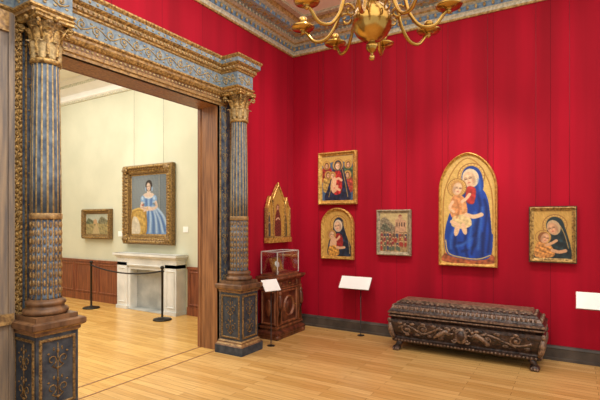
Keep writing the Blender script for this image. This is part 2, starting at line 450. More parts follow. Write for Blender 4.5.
# ============================================================ DOORWAY SURROUND (trim of the opening)
b=MB('trim_2')
b.box(-.30,.04,YR,YR+.02,0,ZO+.02,M_jamb); b.box(-.30,.04,YL-.02,YL,0,ZO+.02,M_jamb); b.box(-.30,.04,YL,YR,ZO,ZO+.02,M_jamb)
for xx in (-.30,-.02): b.box(xx,xx+.03,YR-.012,YR,0,ZO,M_jamb)
b.box(-.33,-.29,YR+.0,YR+.12,0,ZO+.12,M_wain); b.box(-.33,-.29,YL-.12,YL,0,ZO+.12,M_wain); b.box(-.33,-.29,YL,YR,ZO,ZO+.12,M_wain)
for (y0,y1) in ((YR,-1.42),(-4.12,YL)):
    b.box(0,.045,y0,y1,0,3.2,M_blue)
    for yy in (y0+.0,y1-.02): b.box(.045,.055,yy,yy+.018,.0,3.2,M_gold)
    yc=(YR+.10) if y0==YR else (y0+y1)/2
    b.M=M_leftV(.047,yc,.3); b.candelabra(2.8,.14,.0045,M_goldorn,.26)
    b.M=I4.copy()
for yy in (YR+.19,YL-.21): b.box(.045,.055,yy,yy+.013,0,3.2,M_gold)
b.mould([(0,-3.99),(0,-1.64)],[(0,3.05),(.05,3.05),(.05,3.075),(.065,3.085),(.065,3.115),(.055,3.12),(.055,3.16),(.075,3.17),(.095,3.2),(0,3.2)],[M_jamb,M_browng,M_gold,M_browng,M_gold,M_brown,M_gold,M_gold,M_gold])
beads(b,[(0,-3.87),(0,-1.766)],.055,3.14,.05,(.01,.018,.014),M_goldorn,False)
EP=[(.09,-7.9),(.09,-4.18),(.34,-4.18),(.34,-3.86),(.09,-3.86),(.09,-1.78),(.34,-1.78),(.34,-1.48),(0,-1.48)]
pr=[(-.09,3.2),(0,3.2),(0,3.225),(.02,3.24),(.02,3.255),(0,3.26),(0,3.42),(.015,3.43),(.015,3.445),(.035,3.455),(.035,3.49),(.06,3.505),(.07,3.52),(.07,3.565),(.09,3.59),(.09,3.605),(-.09,3.605)]
mm=[M_browng,M_browng,M_gold,M_gold,M_gold,M_bluel,M_gold,M_gold,M_gold,M_browng,M_gold,M_gold,M_bluel,M_gold,M_gold,M_brown]
b.mould(EP,pr,mm)
for (ya,yb) in ((-4.18,-3.86),(-1.78,-1.48)):
    b.box(.002,.338,ya+.002,yb-.002,3.201,3.6,M_bluel)
beads(b,EP,.04,3.472,.05,(.012,.012,.015),M_goldorn,False)
beads(b,EP,.073,3.542,.075,(.008,.014,.014),M_goldorn,False)
b.M=M_left(.092,-3.84,3.34); b.vine(2.04,.13,.006,M_goldorn,14); b.M=I4.copy()
b.M=M_left(.092,-5.2,3.34); b.vine(1.0,.13,.006,M_goldorn,7); b.M=I4.copy()
for yc in (-4.02,-1.63):
    b.M=M_left(.343,yc-.13,3.34); b.vine(.26,.12,.006,M_goldorn,2); b.M=I4.copy()
    ye=-4.18 if yc<-3 else -1.78
    b.M=M_back(.11,ye-.002,3.34); b.vine(.21,.12,.006,M_goldorn,2); b.M=I4.copy()
b.box(0,.09,-4.19,-4.12,0,3.2,M_golddk)
b.M=M_leftV(.095,-4.155,.85); b.vine(2.33,.06,.006,M_gold); b.M=I4.copy()
b.box(0,.12,-7.9,-4.19,0,3.2,M_weather)
b.box(.12,.15,-7.9,-4.21,0,.12,M_brown); b.box(.12,.15,-7.9,-4.21,.82,.9,M_browng); b.box(.12,.135,-4.24,-4.21,0,3.2,M_weather)
b.box(.12,.14,-7.9,-4.24,3.05,3.2,M_browng)
b.build()

# ============================================================ COLUMNS
def column(yc):
    xc=.24; b=MB('corinthian_column')
    def sq(h): return [(xc-h,yc-h),(xc+h,yc-h),(xc+h,yc+h),(xc-h,yc+h)]
    h=.165
    pf=[(.045,0),(.045,.10),(.035,.115),(.02,.135),(.02,.15),(0,.165),(0,.74),(.015,.755),(.015,.775),(.04,.79),(.045,.80),(.045,.835),(.03,.845)]
    b.mould(sq(h),pf,[M_bluedk,M_brown,M_browng,M_brown,M_browng,M_bluedk,M_browng,M_brown,M_browng,M_brown,M_brown,M_brown],closed=True,cap=M_brown)
    for Mx in (M_left(xc+h,yc,.21),M_back(xc,yc-h,.21),basis((xc,yc+h,.21),(-1,0,0),(0,0,1),(0,1,0))):
        b.M=Mx; b.mould(rectpath(.24,.48),[(0,0),(0,.003),(.008,.012),(.018,.009),(.024,0)],M_golddk,closed=True)
        b.M=Mx@Matrix.Translation((0,.02,.002))@Matrix.Rotation(math.pi/2,4,'Z'); b.candelabra(.44,.2,.005,M_golddk,.22); b.M=I4.copy()
    b.box(xc-.165,xc+.165,yc-.165,yc+.165,.845,.88,M_brown)
    b.lathe(xc,yc,[(.12,.88),(.155,.885),(.165,.905),(.155,.925),(.135,.93),(.13,.95),(.14,.957),(.146,.97),(.14,.985),(.125,.99),(.118,1.0)],M_brown,36)
    n=96
    def fl(i): return 1-.075*abs(math.sin(math.pi*i/6))**.8
    def am(i,j): return M_goldorn if i%6 in (0,5) else M_blue
    def am2(i,j): return M_golddk if i%6 in (0,5) else M_blue
    b.lathe(xc,yc,[(.117,1.0),(.112,1.02),(.112,1.3),(.112,1.62)],M_golddk,n,fl,True,am2)
    for k in range(16):
        a=2*math.pi*k/16+math.pi/16
        for t in range(9): b.sph((xc+.107*math.cos(a),yc+.107*math.sin(a),1.06+t*.065),(.009,.009,.026),M_browng,6,4)
    b.lathe(xc,yc,[(.111,1.62),(.117,1.63),(.117,1.66),(.111,1.67)],M_browng,32)
    b.lathe(xc,yc,[(.111,1.67),(.110,2.0),(.105,2.4),(.097,2.80),(.100,2.83)],M_blue,n,fl,True,am)
    b.lathe(xc,yc,[(.1,2.83),(.112,2.835),(.116,2.85),(.112,2.865),(.1,2.87)],M_gold,32)
    b.lathe(xc,yc,[(.096,2.86),(.098,3.0),(.105,3.08),(.125,3.14),(.14,3.155)],M_golddk,24)
    for k in range(8):
        b.leafc(xc,yc,2.87,.125,.1,2*math.pi*k/8,.075,.045,M_goldorn)
        b.leafc(xc,yc,2.90,.2,.1,2*math.pi*(k+.5)/8,.07,.06,M_gold)
    for k in range(4):
        a=math.pi/4+k*math.pi/2; ca,sa=math.cos(a),math.sin(a)
        pts=[(xc+.1*ca,yc+.1*sa,3.02),(xc+.12*ca,yc+.12*sa,3.08),(xc+.16*ca,yc+.16*sa,3.135)]
        cx,cz=.172,3.115
        for i in range(12):
            t=i/11; q=.03*(1-.75*t); an=math.pi*.6-t*math.pi*2.6
            rr=cx+q*math.cos(an); pts.append((xc+rr*ca,yc+rr*sa,cz+q*math.sin(an)))
        b.tube(pts,.010,M_gold,5)
        a=k*math.pi/2; b.sph((xc+.145*math.cos(a),yc+.145*math.sin(a),3.17),(.022,.022,.022),M_gold,8,5)
    ab=[]
    for k in range(4):
        a0=math.pi/4+k*math.pi/2-math.pi/2
        for t in (0.04,.2,.35,.5,.65,.8,.96):
            p0=Vector((math.cos(a0),math.sin(a0)))*.22; p1=Vector((math.cos(a0+math.pi/2),math.sin(a0+math.pi/2)))*.22
            p=p0.lerp(p1,t); p*= 1-.14*math.sin(math.pi*t); ab.append((xc+p.x,yc+p.y))
    b.mould(ab,[(-.02,3.15),(0,3.16),(0,3.175),(-.006,3.18),(.004,3.19),(.004,3.2)],M_gold,closed=True,cap=M_gold)
    b.build()
column(-4.018); column(-1.627)

# ============================================================ PAINTINGS
def finish(mb): build_painted(mb)
def tableau(name,x,y,z,w,h,fw,d,topf=None,fmat=M_goldb,nx=120,wires=(),wz=0):
    b=MB(name); b.M=M_back(x,y,z)
    iw,ih=w-2*fw,h-2*fw
    for dx in wires: b.tube([(dx,wz,.012),(dx,4.21-z,.012)],.0022,M_wire,5)
    b.M=b.M@Matrix.Translation((0,fw,0))
    tf=(lambda u:topf(u)) if topf else None
    c=Canvas(iw,ih,tf,nx)
    path=archpath(iw,topf) if topf else rectpath(iw,ih)
    b.mould(path,frame_prof(fw,d),fmat,closed=True)
    return b,c,path
YW=-.030
GOLDG=(196,152,74)
def zpaint(b,c,dark=.92):
    b.M=b.M@Matrix.Translation((0,0,.012)); c.into(b,dark)
# A
b,c,path=tableau('madonna_and_saints_painting',.805,YW,1.86,.63,.78,.062,.05,wires=(-.24,.24),wz=.77)
beads(b,path,.045,.05,.03,.007,M_gold)
H=c.H
c.fill((66,92,122)); c.blob([(0,H),(100,H),(100,H*.8),(50,H*.9),(0,H*.8)],(196,156,80),False)
for hx,hy,cl in ((15,H-30,(140,40,34)),(85,H-30,(60,86,60)),(20,H-58,(176,140,70)),(83,H-60,(160,60,44))):
    c.blob([(hx-16,hy-8),(hx,hy),(hx+16,hy-8),(hx+15,hy-45),(hx-15,hy-45)],cl,fold=.3)
    c.halo(hx,hy+4,12); c.ell(hx,hy+3,7.5,9.5,(98,60,34)); c.face(hx,hy+2,7,0,(214,164,122))
c.blob([(28,60),(36,92),(48,112),(60,112),(70,92),(82,50),(90,0),(12,0),(18,35)],(26,34,58),fold=.5,f=.4)
c.blob([(40,80),(50,88),(62,80),(66,50),(60,20),(38,20),(36,50)],(170,36,34),fold=.35)
c.halo(52,104,17); c.ell(52,102,12,15,(28,36,60)); c.ell(52,101,9.5,12,(150,104,60)); c.face(51,99,9.5,8,(232,190,150))
c.halo(34,74,11); c.ell(38,52,9,17,(226,178,138),-12); c.ell(34,34,5,14,(222,172,132),20); c.ell(46,34,5,13,(214,164,124),-30); c.ell(34,74,7.5,8,(160,110,60)); c.face(34,72,6.8,-10,(230,186,146))
c.line([(44,60),(54,64),(64,58)],3.4,(222,174,134)); c.line([(58,30),(50,34),(44,42)],3.6,(222,174,134))
c.line([(22,10),(30,40),(34,60)],.9,(200,160,80)); c.line([(84,10),(76,50),(66,90)],.9,(200,160,80))
c.noise(5,.5); zpaint(b,c,.95); finish(b)
# B
wB=.53; hB=.76; fB=.045; iwB=wB-2*fB; ihB=hB-2*fB
topB=lambda u: ihB-iwB/2+ (iwB/2)*math.sqrt(max(0,1-(2*u-1)**2))
b,c,path=tableau('arched_madonna_painting',.805,YW,1.05,wB,hB,fB,.045,topB)
H=c.H
c.fill(GOLDG); c.noise(8,.4,3)
c.halo(54,H-46,30)
c.blob([(20,0),(16,40),(30,76),(36,100),(48,122),(66,120),(76,98),(84,70),(98,40),(100,0)],(30,40,58),fold=.5,f=.3)
c.blob([(38,60),(52,78),(68,66),(70,30),(40,24)],(150,36,34),fold=.3)
c.ell(55,H-47,20,25,(30,38,58)); c.ell(53,H-50,16,20.5,(216,196,166)); c.face(52,H-52,17,10,(226,184,146),-1)
c.halo(28,72,17); c.ell(34,40,13,25,(224,176,136),-8); c.blob([(18,30),(48,34),(56,6),(20,0)],(200,144,62),fold=.3); c.ell(28,73,13,13,(170,120,66)); c.face(29,71,12.5,-14,(226,184,144),1)
c.line([(40,52),(52,58),(58,66)],3.6,(224,176,136)); c.line([(76,30),(62,28),(48,30)],4.2,(224,176,136))
c.line([(70,116),(80,86),(92,50),(96,10)],1,(206,164,84))
zpaint(b,c,.95); finish(b)
# C: narrative panel: riders and crowd before a walled town
b,c,path=tableau('narrative_panel_painting',1.673,YW,1.14,.49,.63,.05,.04,None,M_greyframe,wires=(-.18,.18),wz=.62)
H=c.H; c.fill((200,176,122)); c.noise(10,.35,5)
c.blob([(0,H*.80),(18,H*.9),(40,H*.76),(58,H*.62),(60,H*.46),(0,H*.46)],(140,124,98),fold=.25,f=.5)
c.blob([(4,H*.58),(16,H*.74),(30,H*.66),(40,H*.54)],(96,98,78),fold=.3)
c.blob([(56,H*.44),(56,H*.84),(66,H*.84),(66,H*.92),(82,H*.92),(82,H*.84),(96,H*.8),(96,H*.44)],(196,152,116),False,fold=.1)
c.blob([(66,H*.92),(74,H*.98),(82,H*.92)],(150,72,50),False)
for k in range(4): c.blob([(60+k*9,H*.66),(60+k*9,H*.76),(64+k*9,H*.76),(64+k*9,H*.66)],(92,66,50),False)
c.blob([(0,0),(0,H*.44),(30,H*.5),(64,H*.46),(100,H*.5),(100,0)],(156,128,86),fold=.2,f=.4)
r=random.Random(11)
for i in range(34):
    row=i//9; x=6+(i%9)*11+r.uniform(-3,3); y=H*.46-row*15+r.uniform(-2,2); col=r.choice([(160,52,40),(64,70,92),(190,150,84),(110,70,52),(88,100,80),(206,186,150),(140,48,52)])
    c.ell(x,y-6,4.6,9,col,r.uniform(-10,10)); c.ell(x,y+5,3,3.5,(212,166,124)); c.line([(x-3,y+7),(x+3,y+7)],.9,(90,60,40),False)
c.line([(14,H*.4),(18,H*.68)],.8,(90,60,40),False); c.line([(40,H*.4),(42,H*.7)],.8,(90,60,40),False); c.line([(50,H*.4),(56,H*.66)],.8,(90,60,40),False)
zpaint(b,c,.92); finish(b)
# D
wD=.704; hD=1.44; fD=.032; iw=wD-2*fD; ih=hD-2*fD; rise=.44
topD=lambda u: ih-rise+rise*max(0,1-abs(2*u-1)**1.75)**.52
b,c,path=tableau('madonna_enthroned_altarpiece',2.645,YW,1.04,wD,hD,fD,.05,topD,nx=160,wires=(-.24,.24),wz=1.25)
H=c.H
c.fill((212,174,96)); c.noise(7,.3,2)
c.line([(6,4),(6,H-70),(50,H-6),(94,H-70),(94,4)],1.2,(170,120,52))
c.ell(50,10,46,12,(196,140,56),fold=.2); c.blob([(10,22),(50,30),(92,22),(96,2),(6,2)],(160,84,50),fold=.3)
c.halo(57,H-42,25,(226,186,104))
BL=(18,62,156)
c.blob([(46,H-66),(38,H-80),(24,H-104),(16,100),(8,72),(6,44),(12,18),(40,10),(70,8),(92,16),(97,50),(94,88),(90,125),(82,H-74),(70,H-62)],BL,fold=.2,f=.12,seed=6)
c.ell(58,H-44,19,22,(16,54,134),12); c.blob([(42,H-60),(48,H-30),(72,H-30),(80,H-66),(62,H-80)],(17,58,144))
c.ell(56,H-46,15.5,19,(220,198,162),14); c.face(54,H-48,15,14,(232,192,152),-1)
c.blob([(48,H-66),(58,H-62),(66,H-70),(62,H-96),(48,H-92)],(176,50,44),fold=.2)
for pp in ([(70,H-80),(74,110),(66,60),(58,20)],[(82,H-90),(86,100),(80,50),(78,16)],[(40,92),(30,70),(26,40),(30,18)],[(60,96),(48,66),(46,36),(50,14)],[(90,90),(92,60),(88,24)],[(66,60),(50,44),(34,40)],[(78,60),(62,34),(40,24)]):
    c.line(pp,2.4,(8,28,86),soft=.8)
for pp in ([(64,100),(56,64),(54,30)],[(34,80),(20,56),(18,30)],[(78,110),(74,70),(70,30)],[(58,50),(42,38),(30,34)],[(72,H-50),(74,H-70)]):
    c.line(pp,2.6,(60,112,204),soft=.7)
c.line([(8,46),(14,20),(40,12),(70,10),(92,18)],1.0,(216,180,96)); c.line([(80,H-66),(90,120),(96,60)],.8,(216,180,96))
c.halo(30,H-64,18,(226,186,104))
c.blob([(20,H-84),(30,H-78),(44,H-84),(50,H-108),(46,H-128),(24,H-128),(16,H-108)],(214,146,90),fold=.15)
c.blob([(24,H-122),(50,H-118),(58,H-138),(40,H-146),(20,H-140)],(226,196,140),fold=.15)
c.ell(30,H-148,5,13,(232,190,150),-12); c.ell(44,H-146,5,12,(232,190,150),14)
c.line([(30,H-90),(34,H-108),(30,H-124)],1.6,(170,104,60),soft=.7); c.line([(40,H-92),(42,H-110)],1.6,(240,190,130),soft=.7)
c.ell(30,H-64,13,14,(190,140,76)); c.face(31,H-66,12.5,-12,(234,194,154),1)
c.line([(40,H-92),(48,H-86),(54,H-78)],3,(232,190,150)); c.line([(22,H-92),(16,H-104),(24,H-112)],2.8,(232,190,150))
c.line([(76,H-118),(62,H-122),(48,H-118)],4,(232,192,152)); c.line([(20,H-132),(28,H-136)],3.6,(232,192,152))
zpaint(b,c,.97); finish(b)
# E
b,c,path=tableau('madonna_and_child_painting',3.585,YW,1.135,.47,.64,.045,.045,None,M_gold,wires=(-.17,.17),wz=.63)
b.mould(path,[(.045,-.02),(.045,.03),(.052,.03),(.052,-.02)],M_dkframe,closed=True)
H=c.H; c.fill((200,156,76)); c.noise(8,.4,9)
c.halo(56,H-44,32,(212,170,90))
c.blob([(4,0),(8,24),(24,40),(34,66),(38,96),(54,124),(74,118),(84,90),(94,54),(100,20),(100,0)],(24,40,44),fold=.5,f=.3)
c.ell(57,H-46,24,28,(26,46,50),14); c.ell(53,H-51,18,23,(196,164,124),18); c.face(51,H-54,18.5,20,(218,164,120),-1)
c.halo(25,64,21,(212,170,90)); c.blob([(8,46),(30,50),(46,40),(56,10),(30,0),(2,6)],(196,132,66),fold=.3); c.ell(26,63,15.5,17,(140,86,44)); c.face(30,61,15.5,-20,(222,168,124),1)
c.line([(34,40),(48,46),(60,54)],4.2,(214,162,118)); c.line([(84,24),(68,20),(50,24)],5,(212,158,116)); c.line([(70,100),(82,72),(92,32)],1.0,(190,150,80))
zpaint(b,c,.94); finish(b)
# F
b=MB('gothic_triptych_panel'); b.M=M_left(.022,-.5,1.30)
b.box(-.30,.30,0,.07,0,.08,M_goldb); b.box(-.29,.29,.07,.09,0,.06,M_gold)
def gable(cx,w,h0,h1,z0,robe,n):
    s=b.M.copy(); b.M=b.M@Matrix.Translation((cx,.09,.02))
    tf=lambda u: h0+(h1-h0)*(1-abs(2*u-1))**.8
    cc=Canvas(w-.03,h1,lambda u: tf(u)-.01,60)
    HH=cc.H
    cc.fill((190,144,68)); cc.noise(8,.4,n)
    k=(h0/(w-.03)*100)
    cc.halo(50,k*.78,22); cc.blob([(26,0),(22,k*.4),(34,k*.66),(50,k*.76),(66,k*.66),(80,k*.4),(78,0)],robe,fold=.4)
    cc.ell(50,k*.79,15,17,robe); cc.face(50,k*.78,12.5,0,(222,172,130))
    cc.line([(34,k*.45),(52,k*.5),(66,k*.46)],4,(222,172,130))
    b.mould(archpath(w-.03,lambda u: tf(u)-.01,12),[(0,.0),(0,.03),(.008,.035),(.015,.025),(.015,-.02)],M_goldb,closed=True)
    b.M=b.M@Matrix.Translation((0,0,.01)); cc.into(b); b.M=s
gable(0,.30,.54,.76,0,(110,44,36),1); gable(-.215,.13,.42,.56,0,(64,62,70),2); gable(.215,.13,.42,.56,0,(84,76,50),3)
for px,ph in ((-.29,.50),(-.15,.62),(.15,.62),(.29,.50)):
    b.box(px-.012,px+.012,.07,ph,.01,.06,M_gold); b.add([(px-.016,ph,.01),(px+.016,ph,.01),(px+.016,ph,.06),(px-.016,ph,.06),(px,ph+.06,.035)],[(0,1,4),(1,2,4),(2,3,4),(3,0,4),(0,3,2,1)],M_goldb)
for t in range(7):
    for sg in (-1,1):
        f=t/7; b.sph((sg*.14*(1-f),.64+.225*f**.8+.0,.04),.012,M_gold,6,4)
b.sph((0,.87,.035),.018,M_goldb,8,5)
finish(b)
# Portrait of woman in blue (standing, forearms crossed on a chair back)
b=MB('portrait_of_woman_in_blue'); b.M=M_back(-2.853,-.434,1.19)
w,h,fw=1.32,1.46,.19
b.M=b.M@Matrix.Translation((0,fw,0)); iw,ih=w-2*fw,h-2*fw
pth=rectpath(iw,ih)
b.mould(pth,frame_prof(fw,.10),[M_gold,M_gold,M_golddk,M_golddk,M_gold,M_golddk,M_golddk,M_gold,M_golddk,M_golddk],closed=True)
beads(b,pth,.145,.10,.055,(.022,.022,.016),M_gold); beads(b,pth,.06,.058,.04,(.012,.012,.012),M_gold); beads(b,pth,.10,.075,.07,(.024,.018,.014),M_golddk)
for sx in (-1,1):
    for yy in (-.1,ih+.1):
        b.sph((sx*(iw/2+.1),yy,.09),(.07,.07,.035),M_golddk,12,6)
        for a in range(6): b.sph((sx*(iw/2+.1)+.06*math.cos(a*1.047),yy+.06*math.sin(a*1.047),.1),(.02,.02,.015),M_gold,7,4)
for dx in (-.4,.4): b.tube([(dx,ih+.2,.015),(dx,2.73,.015)],.0025,M_steel,5)
c=Canvas(iw,ih,None,170); H=c.H
c.fill((112,122,128)); c.noise(3,.12,4); c.glow(30,80,60,60,(146,154,156),.6)
c.line([(80,H),(80,34)],.9,(150,150,140),False); c.line([(84,H),(84,34)],.6,(90,96,100),False); c.line([(10,H),(10,40)],.7,(140,146,144),False)
c.blob([(0,0),(100,0),(100,30),(0,30)],(104,92,78),False)
# skirt, spreading right and down
c.blob([(38,56),(28,46),(22,30),(18,0),(100,0),(100,24),(92,38),(78,50),(62,58),(50,58)],(120,158,206),fold=.06,f=.15,seed=3)
for pp in ([(42,52),(34,32),(28,2)],[(50,54),(48,30),(44,2)],[(56,52),(64,30),(64,2)],[(66,50),(84,34),(96,8)],[(60,52),(76,30),(82,2)]): c.line(pp,2.6,(62,98,158),soft=.75)
for pp in ([(46,52),(41,30),(36,4)],[(53,54),(56,30),(54,4)],[(60,54),(70,32),(73,4)],[(66,52),(82,28),(90,4)],[(72,52),(90,36),(99,20)]): c.line(pp,2.2,(208,226,242),soft=.8)
# chair: gilt back with yellow damask, cloak laid over
c.blob([(0,0),(0,40),(6,48),(26,50),(40,48),(44,42),(42,0)],(176,136,60),fold=.12,f=.3)
c.blob([(6,4),(6,40),(36,42),(38,4)],(204,166,84),fold=.15,f=.5); c.blob([(0,20),(6,34),(18,30),(26,12),(22,0),(0,0)],(222,210,184),fold=.08,f=.4)
c.line([(2,46),(22,50),(42,46)],1.8,(222,184,100)); 
# bodice
c.blob([(41,55),(37,64),(35,73),(43,76),(57,76),(65,73),(63,64),(59,55)],(106,146,198))
c.line([(44,57),(43,72)],1.6,(66,104,164),soft=.7); c.line([(50,56),(50,72)],2,(190,214,238),soft=.7); c.line([(57,57),(58,72)],1.6,(66,104,164),soft=.7)
c.blob([(32,74),(38,79),(45,81),(46,86),(54,86),(55,81),(62,79),(68,74),(60,71),(50,69.5),(40,71)],(226,200,180))
c.line([(38,72),(50,70),(62,72)],1.2,(232,236,240),soft=.9)
for sx,dx in ((33,0),(67,0)):
    c.ell(sx,68,6.5,7.5,(130,170,216)); c.glow(sx-1,70,4.5,5,(214,230,244),.8); c.line([(sx-5,62),(sx+5,62)],1.1,(206,222,238),soft=.8)
# arms crossed over chair back
c.line([(70,62),(73,54),(66,50),(50,48),(42,48)],2.9,(222,194,174)); c.line([(70,60),(73,54)],1.2,(190,156,136),soft=.6)
c.line([(31,61),(28,54),(34,51),(48,51),(56,50)],2.9,(230,204,184)); c.line([(30,52),(46,49)],1.0,(180,144,124),soft=.7)
for k in range(4): c.line([(56+k*.2,51-k*1.2),(62-k*.4,50-k*1.5)],.7,(226,198,178),False)
for k in range(4): c.line([(42,49-k*1.1),(36,47.5-k*1.3)],.7,(226,198,178),False)
c.line([(30,57),(35,57)],.9,(170,50,44),False); c.line([(46,52.5),(46,48)],.8,(216,176,80),False)
# head, centre-parted dark hair with blue ribbons
c.ell(50,86,3.6,6,(212,182,160)); c.ell(50.5,94,9.6,10.5,(44,30,24)); c.face(49.8,92,8.2,6,(230,202,180),-1)
c.blob([(41,90),(41.5,99),(46,104),(50.5,105),(56,104),(60,98),(60,90),(57.5,96),(54,100),(50,101.5),(46,100),(43,96)],(42,28,22))
c.ell(41.5,88,2,4.2,(150,176,206)); c.ell(60,88,2.2,4.4,(150,176,206)); c.line([(45.5,82.5),(50,80.5),(55,82.5)],.5,(236,228,214),soft=.9)
b.M=b.M@Matrix.Translation((0,0,.012)); c.into(b,.86); finish(b)
# landscape
b,c,path=tableau('landscape_painting',-4.40,-.43,1.26,.92,.60,.10,.07,None,M_golddk)
beads(b,path,.07,.07,.05,.014,M_gold)
H=c.H; c.fill((186,190,172)); c.noise(6,.2,2); c.blob([(0,0),(0,30),(30,36),(60,30),(100,34),(100,0)],(156,140,92),fold=.2); c.blob([(0,32),(10,44),(24,40),(40,34),(30,28),(0,28)],(100,106,76),fold=.3)
c.blob([(56,32),(70,48),(92,40),(100,34),(80,28)],(122,116,86),fold=.3); c.blob([(30,0),(44,26),(52,26),(60,0)],(190,166,120)); c.blob([(34,28),(34,38),(42,42),(50,38),(50,28)],(196,156,112),False)
zpaint(b,c); finish(b)
b=MB('wall_label_card')
for x,z in ((-3.72,1.32),(-1.95,1.42)): b.box(x-.06,x+.06,-.408,-.4,z,z+.10,M_label)
b.build()

# ============================================================ FIREPLACE
b=MB('marble_fireplace')
x0,x1=-3.52,-1.95; yb=-.405
b.box(x0,x0+.28,-.62,yb,.05,.86,M_marble); b.box(x1-.28,x1,-.62,yb,.05,.86,M_marble)
b.box(x0-.01,x0+.30,-.64,yb,0,.06,M_marble); b.box(x1-.30,x1+.01,-.64,yb,0,.06,M_marble)
b.box(x0,x1,-.62,yb,.80,.97,M_marble)
b.box(x0+.28,x1-.28,-.44,yb,0,.80,M_marblek)
b.box(x0+.28,x0+.34,-.59,yb,0,.80,M_marble); b.box(x1-.34,x1-.28,-.59,yb,0,.80,M_marble); b.box(x0+.34,x1-.34,-.59,yb,.74,.80,M_marble)
b.mould([(x0,yb),(x0,-.62),(x1,-.62),(x1,yb)],[(0,.94),(.02,.95),(.03,.975),(.05,.985),(.06,.99),(.06,1.03),(0,1.03)],M_marble)
b.box(x0-.05,x1+.05,-.67,yb,1.0,1.03,M_marble)
for xc in (x0+.14,x1-.14):
    b.M=M_back(xc,-.62,.14); b.mould(rectpath(.16,.6),[(0,0),(0,.004),(.012,.012),(.02,0)],M_marble,closed=True); b.M=I4.copy()
b.M=M_back((x0+x1)/2,-.62,.83); b.mould(rectpath(.95,.10),[(0,0),(0,.003),(.01,.01),(.016,0)],M_marble,closed=True); b.M=I4.copy()
b.box(x0+.28,x1-.28,-.62,-.41,0,.012,M_marblek)
b.build()
# rope barrier
b=MB('rope_barrier')
P=[(-3.85,-.93),(-1.94,-.93)]
for (x,y) in P:
    b.lathe(x,y,[(.15,0),(.15,.012),(.14,.022),(.05,.035),(.022,.045),(.018,.06),(.018,.78),(.03,.785),(.03,.80),(.02,.81),(.02,.83),(.032,.845),(.034,.86),(.024,.88),(.004,.885)],M_metal,24)
pts=[]
for i in range(25):
    t=i/24; pts.append((P[0][0]+(P[1][0]-P[0][0])*t,-.93,.80-.17*4*t*(1-t)*.55))
b.tube(pts,.013,M_rope,8)
b.build()

# ============================================================ CASSONE
b=MB('carved_cassone_chest')
cx,cy,hx,hy=2.67,-.345,.80,.19
pth=[(cx-hx,cy-hy),(cx+hx,cy-hy),(cx+hx,cy+hy),(cx-hx,cy+hy)]
pf=[(-.06,.10),(.0,.10),(.025,.115),(.03,.135),(.0,.15),(-.01,.165),(.0,.19),(.03,.23),(.052,.29),(.06,.35),(.055,.385),(.03,.395),(.045,.41),(.065,.425),(.065,.44),(.045,.45),(.07,.462),(.07,.485),(.055,.495),(.04,.52),(.015,.55),(.0,.56),(-.01,.575),(-.05,.60),(-.06,.605),(-.06,.62),(-.075,.625)]
mts=[M_chest]*13+[M_chestl]+[M_chest]*2+[M_chestl]+[M_chest]*2+[M_chestl]+[M_chest]*3+[M_chestl]*3
b.mould(pth,pf,mts,closed=True,cap=M_chestl)
b.add([(p[0],p[1],.10) for p in pth],[(0,1,2,3)],M_chest)
beads(b,pth,.035,.535,.045,(.016,.016,.026),M_chestl); beads(b,pth,-.03,.592,.06,(.02,.02,.010),M_chestl)
beads(b,pth,.066,.432,.03,(.009,.009,.009),M_chestl); beads(b,pth,.028,.128,.04,(.013,.013,.014),M_chestl)
def carve(Mx,L):
    b.M=Mx; n=max(2,int(L/.20)); b.vine(L,.20,.013,M_chestl,n)
    r=random.Random(int(L*100))
    for i in range(int(L*50)):
        b.sph((r.uniform(.02,L-.02),r.uniform(-.09,.09),-.004),(r.uniform(.010,.024),r.uniform(.01,.018),.012),M_chest,7,4)
    b.M=I4.copy()
sl=math.radians(-20)
carve(M_back(cx-hx+.06,cy-hy-.048,.285)@Matrix.Rotation(sl*-.9,4,'X'),.62); carve(M_back(cx+.14,cy-hy-.048,.285)@Matrix.Rotation(sl*-.9,4,'X'),.60)
carve(basis((cx-hx-.045,cy+hy-.03,.285),(0,-1,0),(0,0,1),(-1,0,0)),.32); carve(basis((cx+hx+.045,cy-hy+.03,.285),(0,1,0),(0,0,1),(1,0,0)),.32)
b.M=M_back(cx+.01,cy-hy-.05,.28); b.sph((0,0,0),(.075,.095,.03),M_chestl,14,8); b.sph((0,0,.01),(.05,.065,.035),M_chest,12,8)
for sg in (-1,1):
    pp=[(sg*(.07+.035*math.cos(a*.5)*(1-a/16)),.06+.035*math.sin(a*.5)*(1-a/16),.01) for a in range(14)]; b.tube(pp,.01,M_chestl,5)
    pp=[(sg*(.07+.03*math.cos(a*.5)*(1-a/16)),-.06-.03*math.sin(a*.5)*(1-a/16),.01) for a in range(14)]; b.tube(pp,.01,M_chestl,5)
    b.tube([(sg*.12,.0,.01),(sg*.17,.03,.015),(sg*.24,-.01,.012),(sg*.31,-.06,.01)],[.022,.03,.024,.012],M_chestl,8); b.sph((sg*.13,.055,.02),(.02,.024,.02),M_chestl,9,6)
    b.tube([(sg*.15,.03,.02),(sg*.11,.01,.025),(sg*.08,.02,.03)],[.012,.010,.008],M_chestl,6)
b.M=I4.copy()
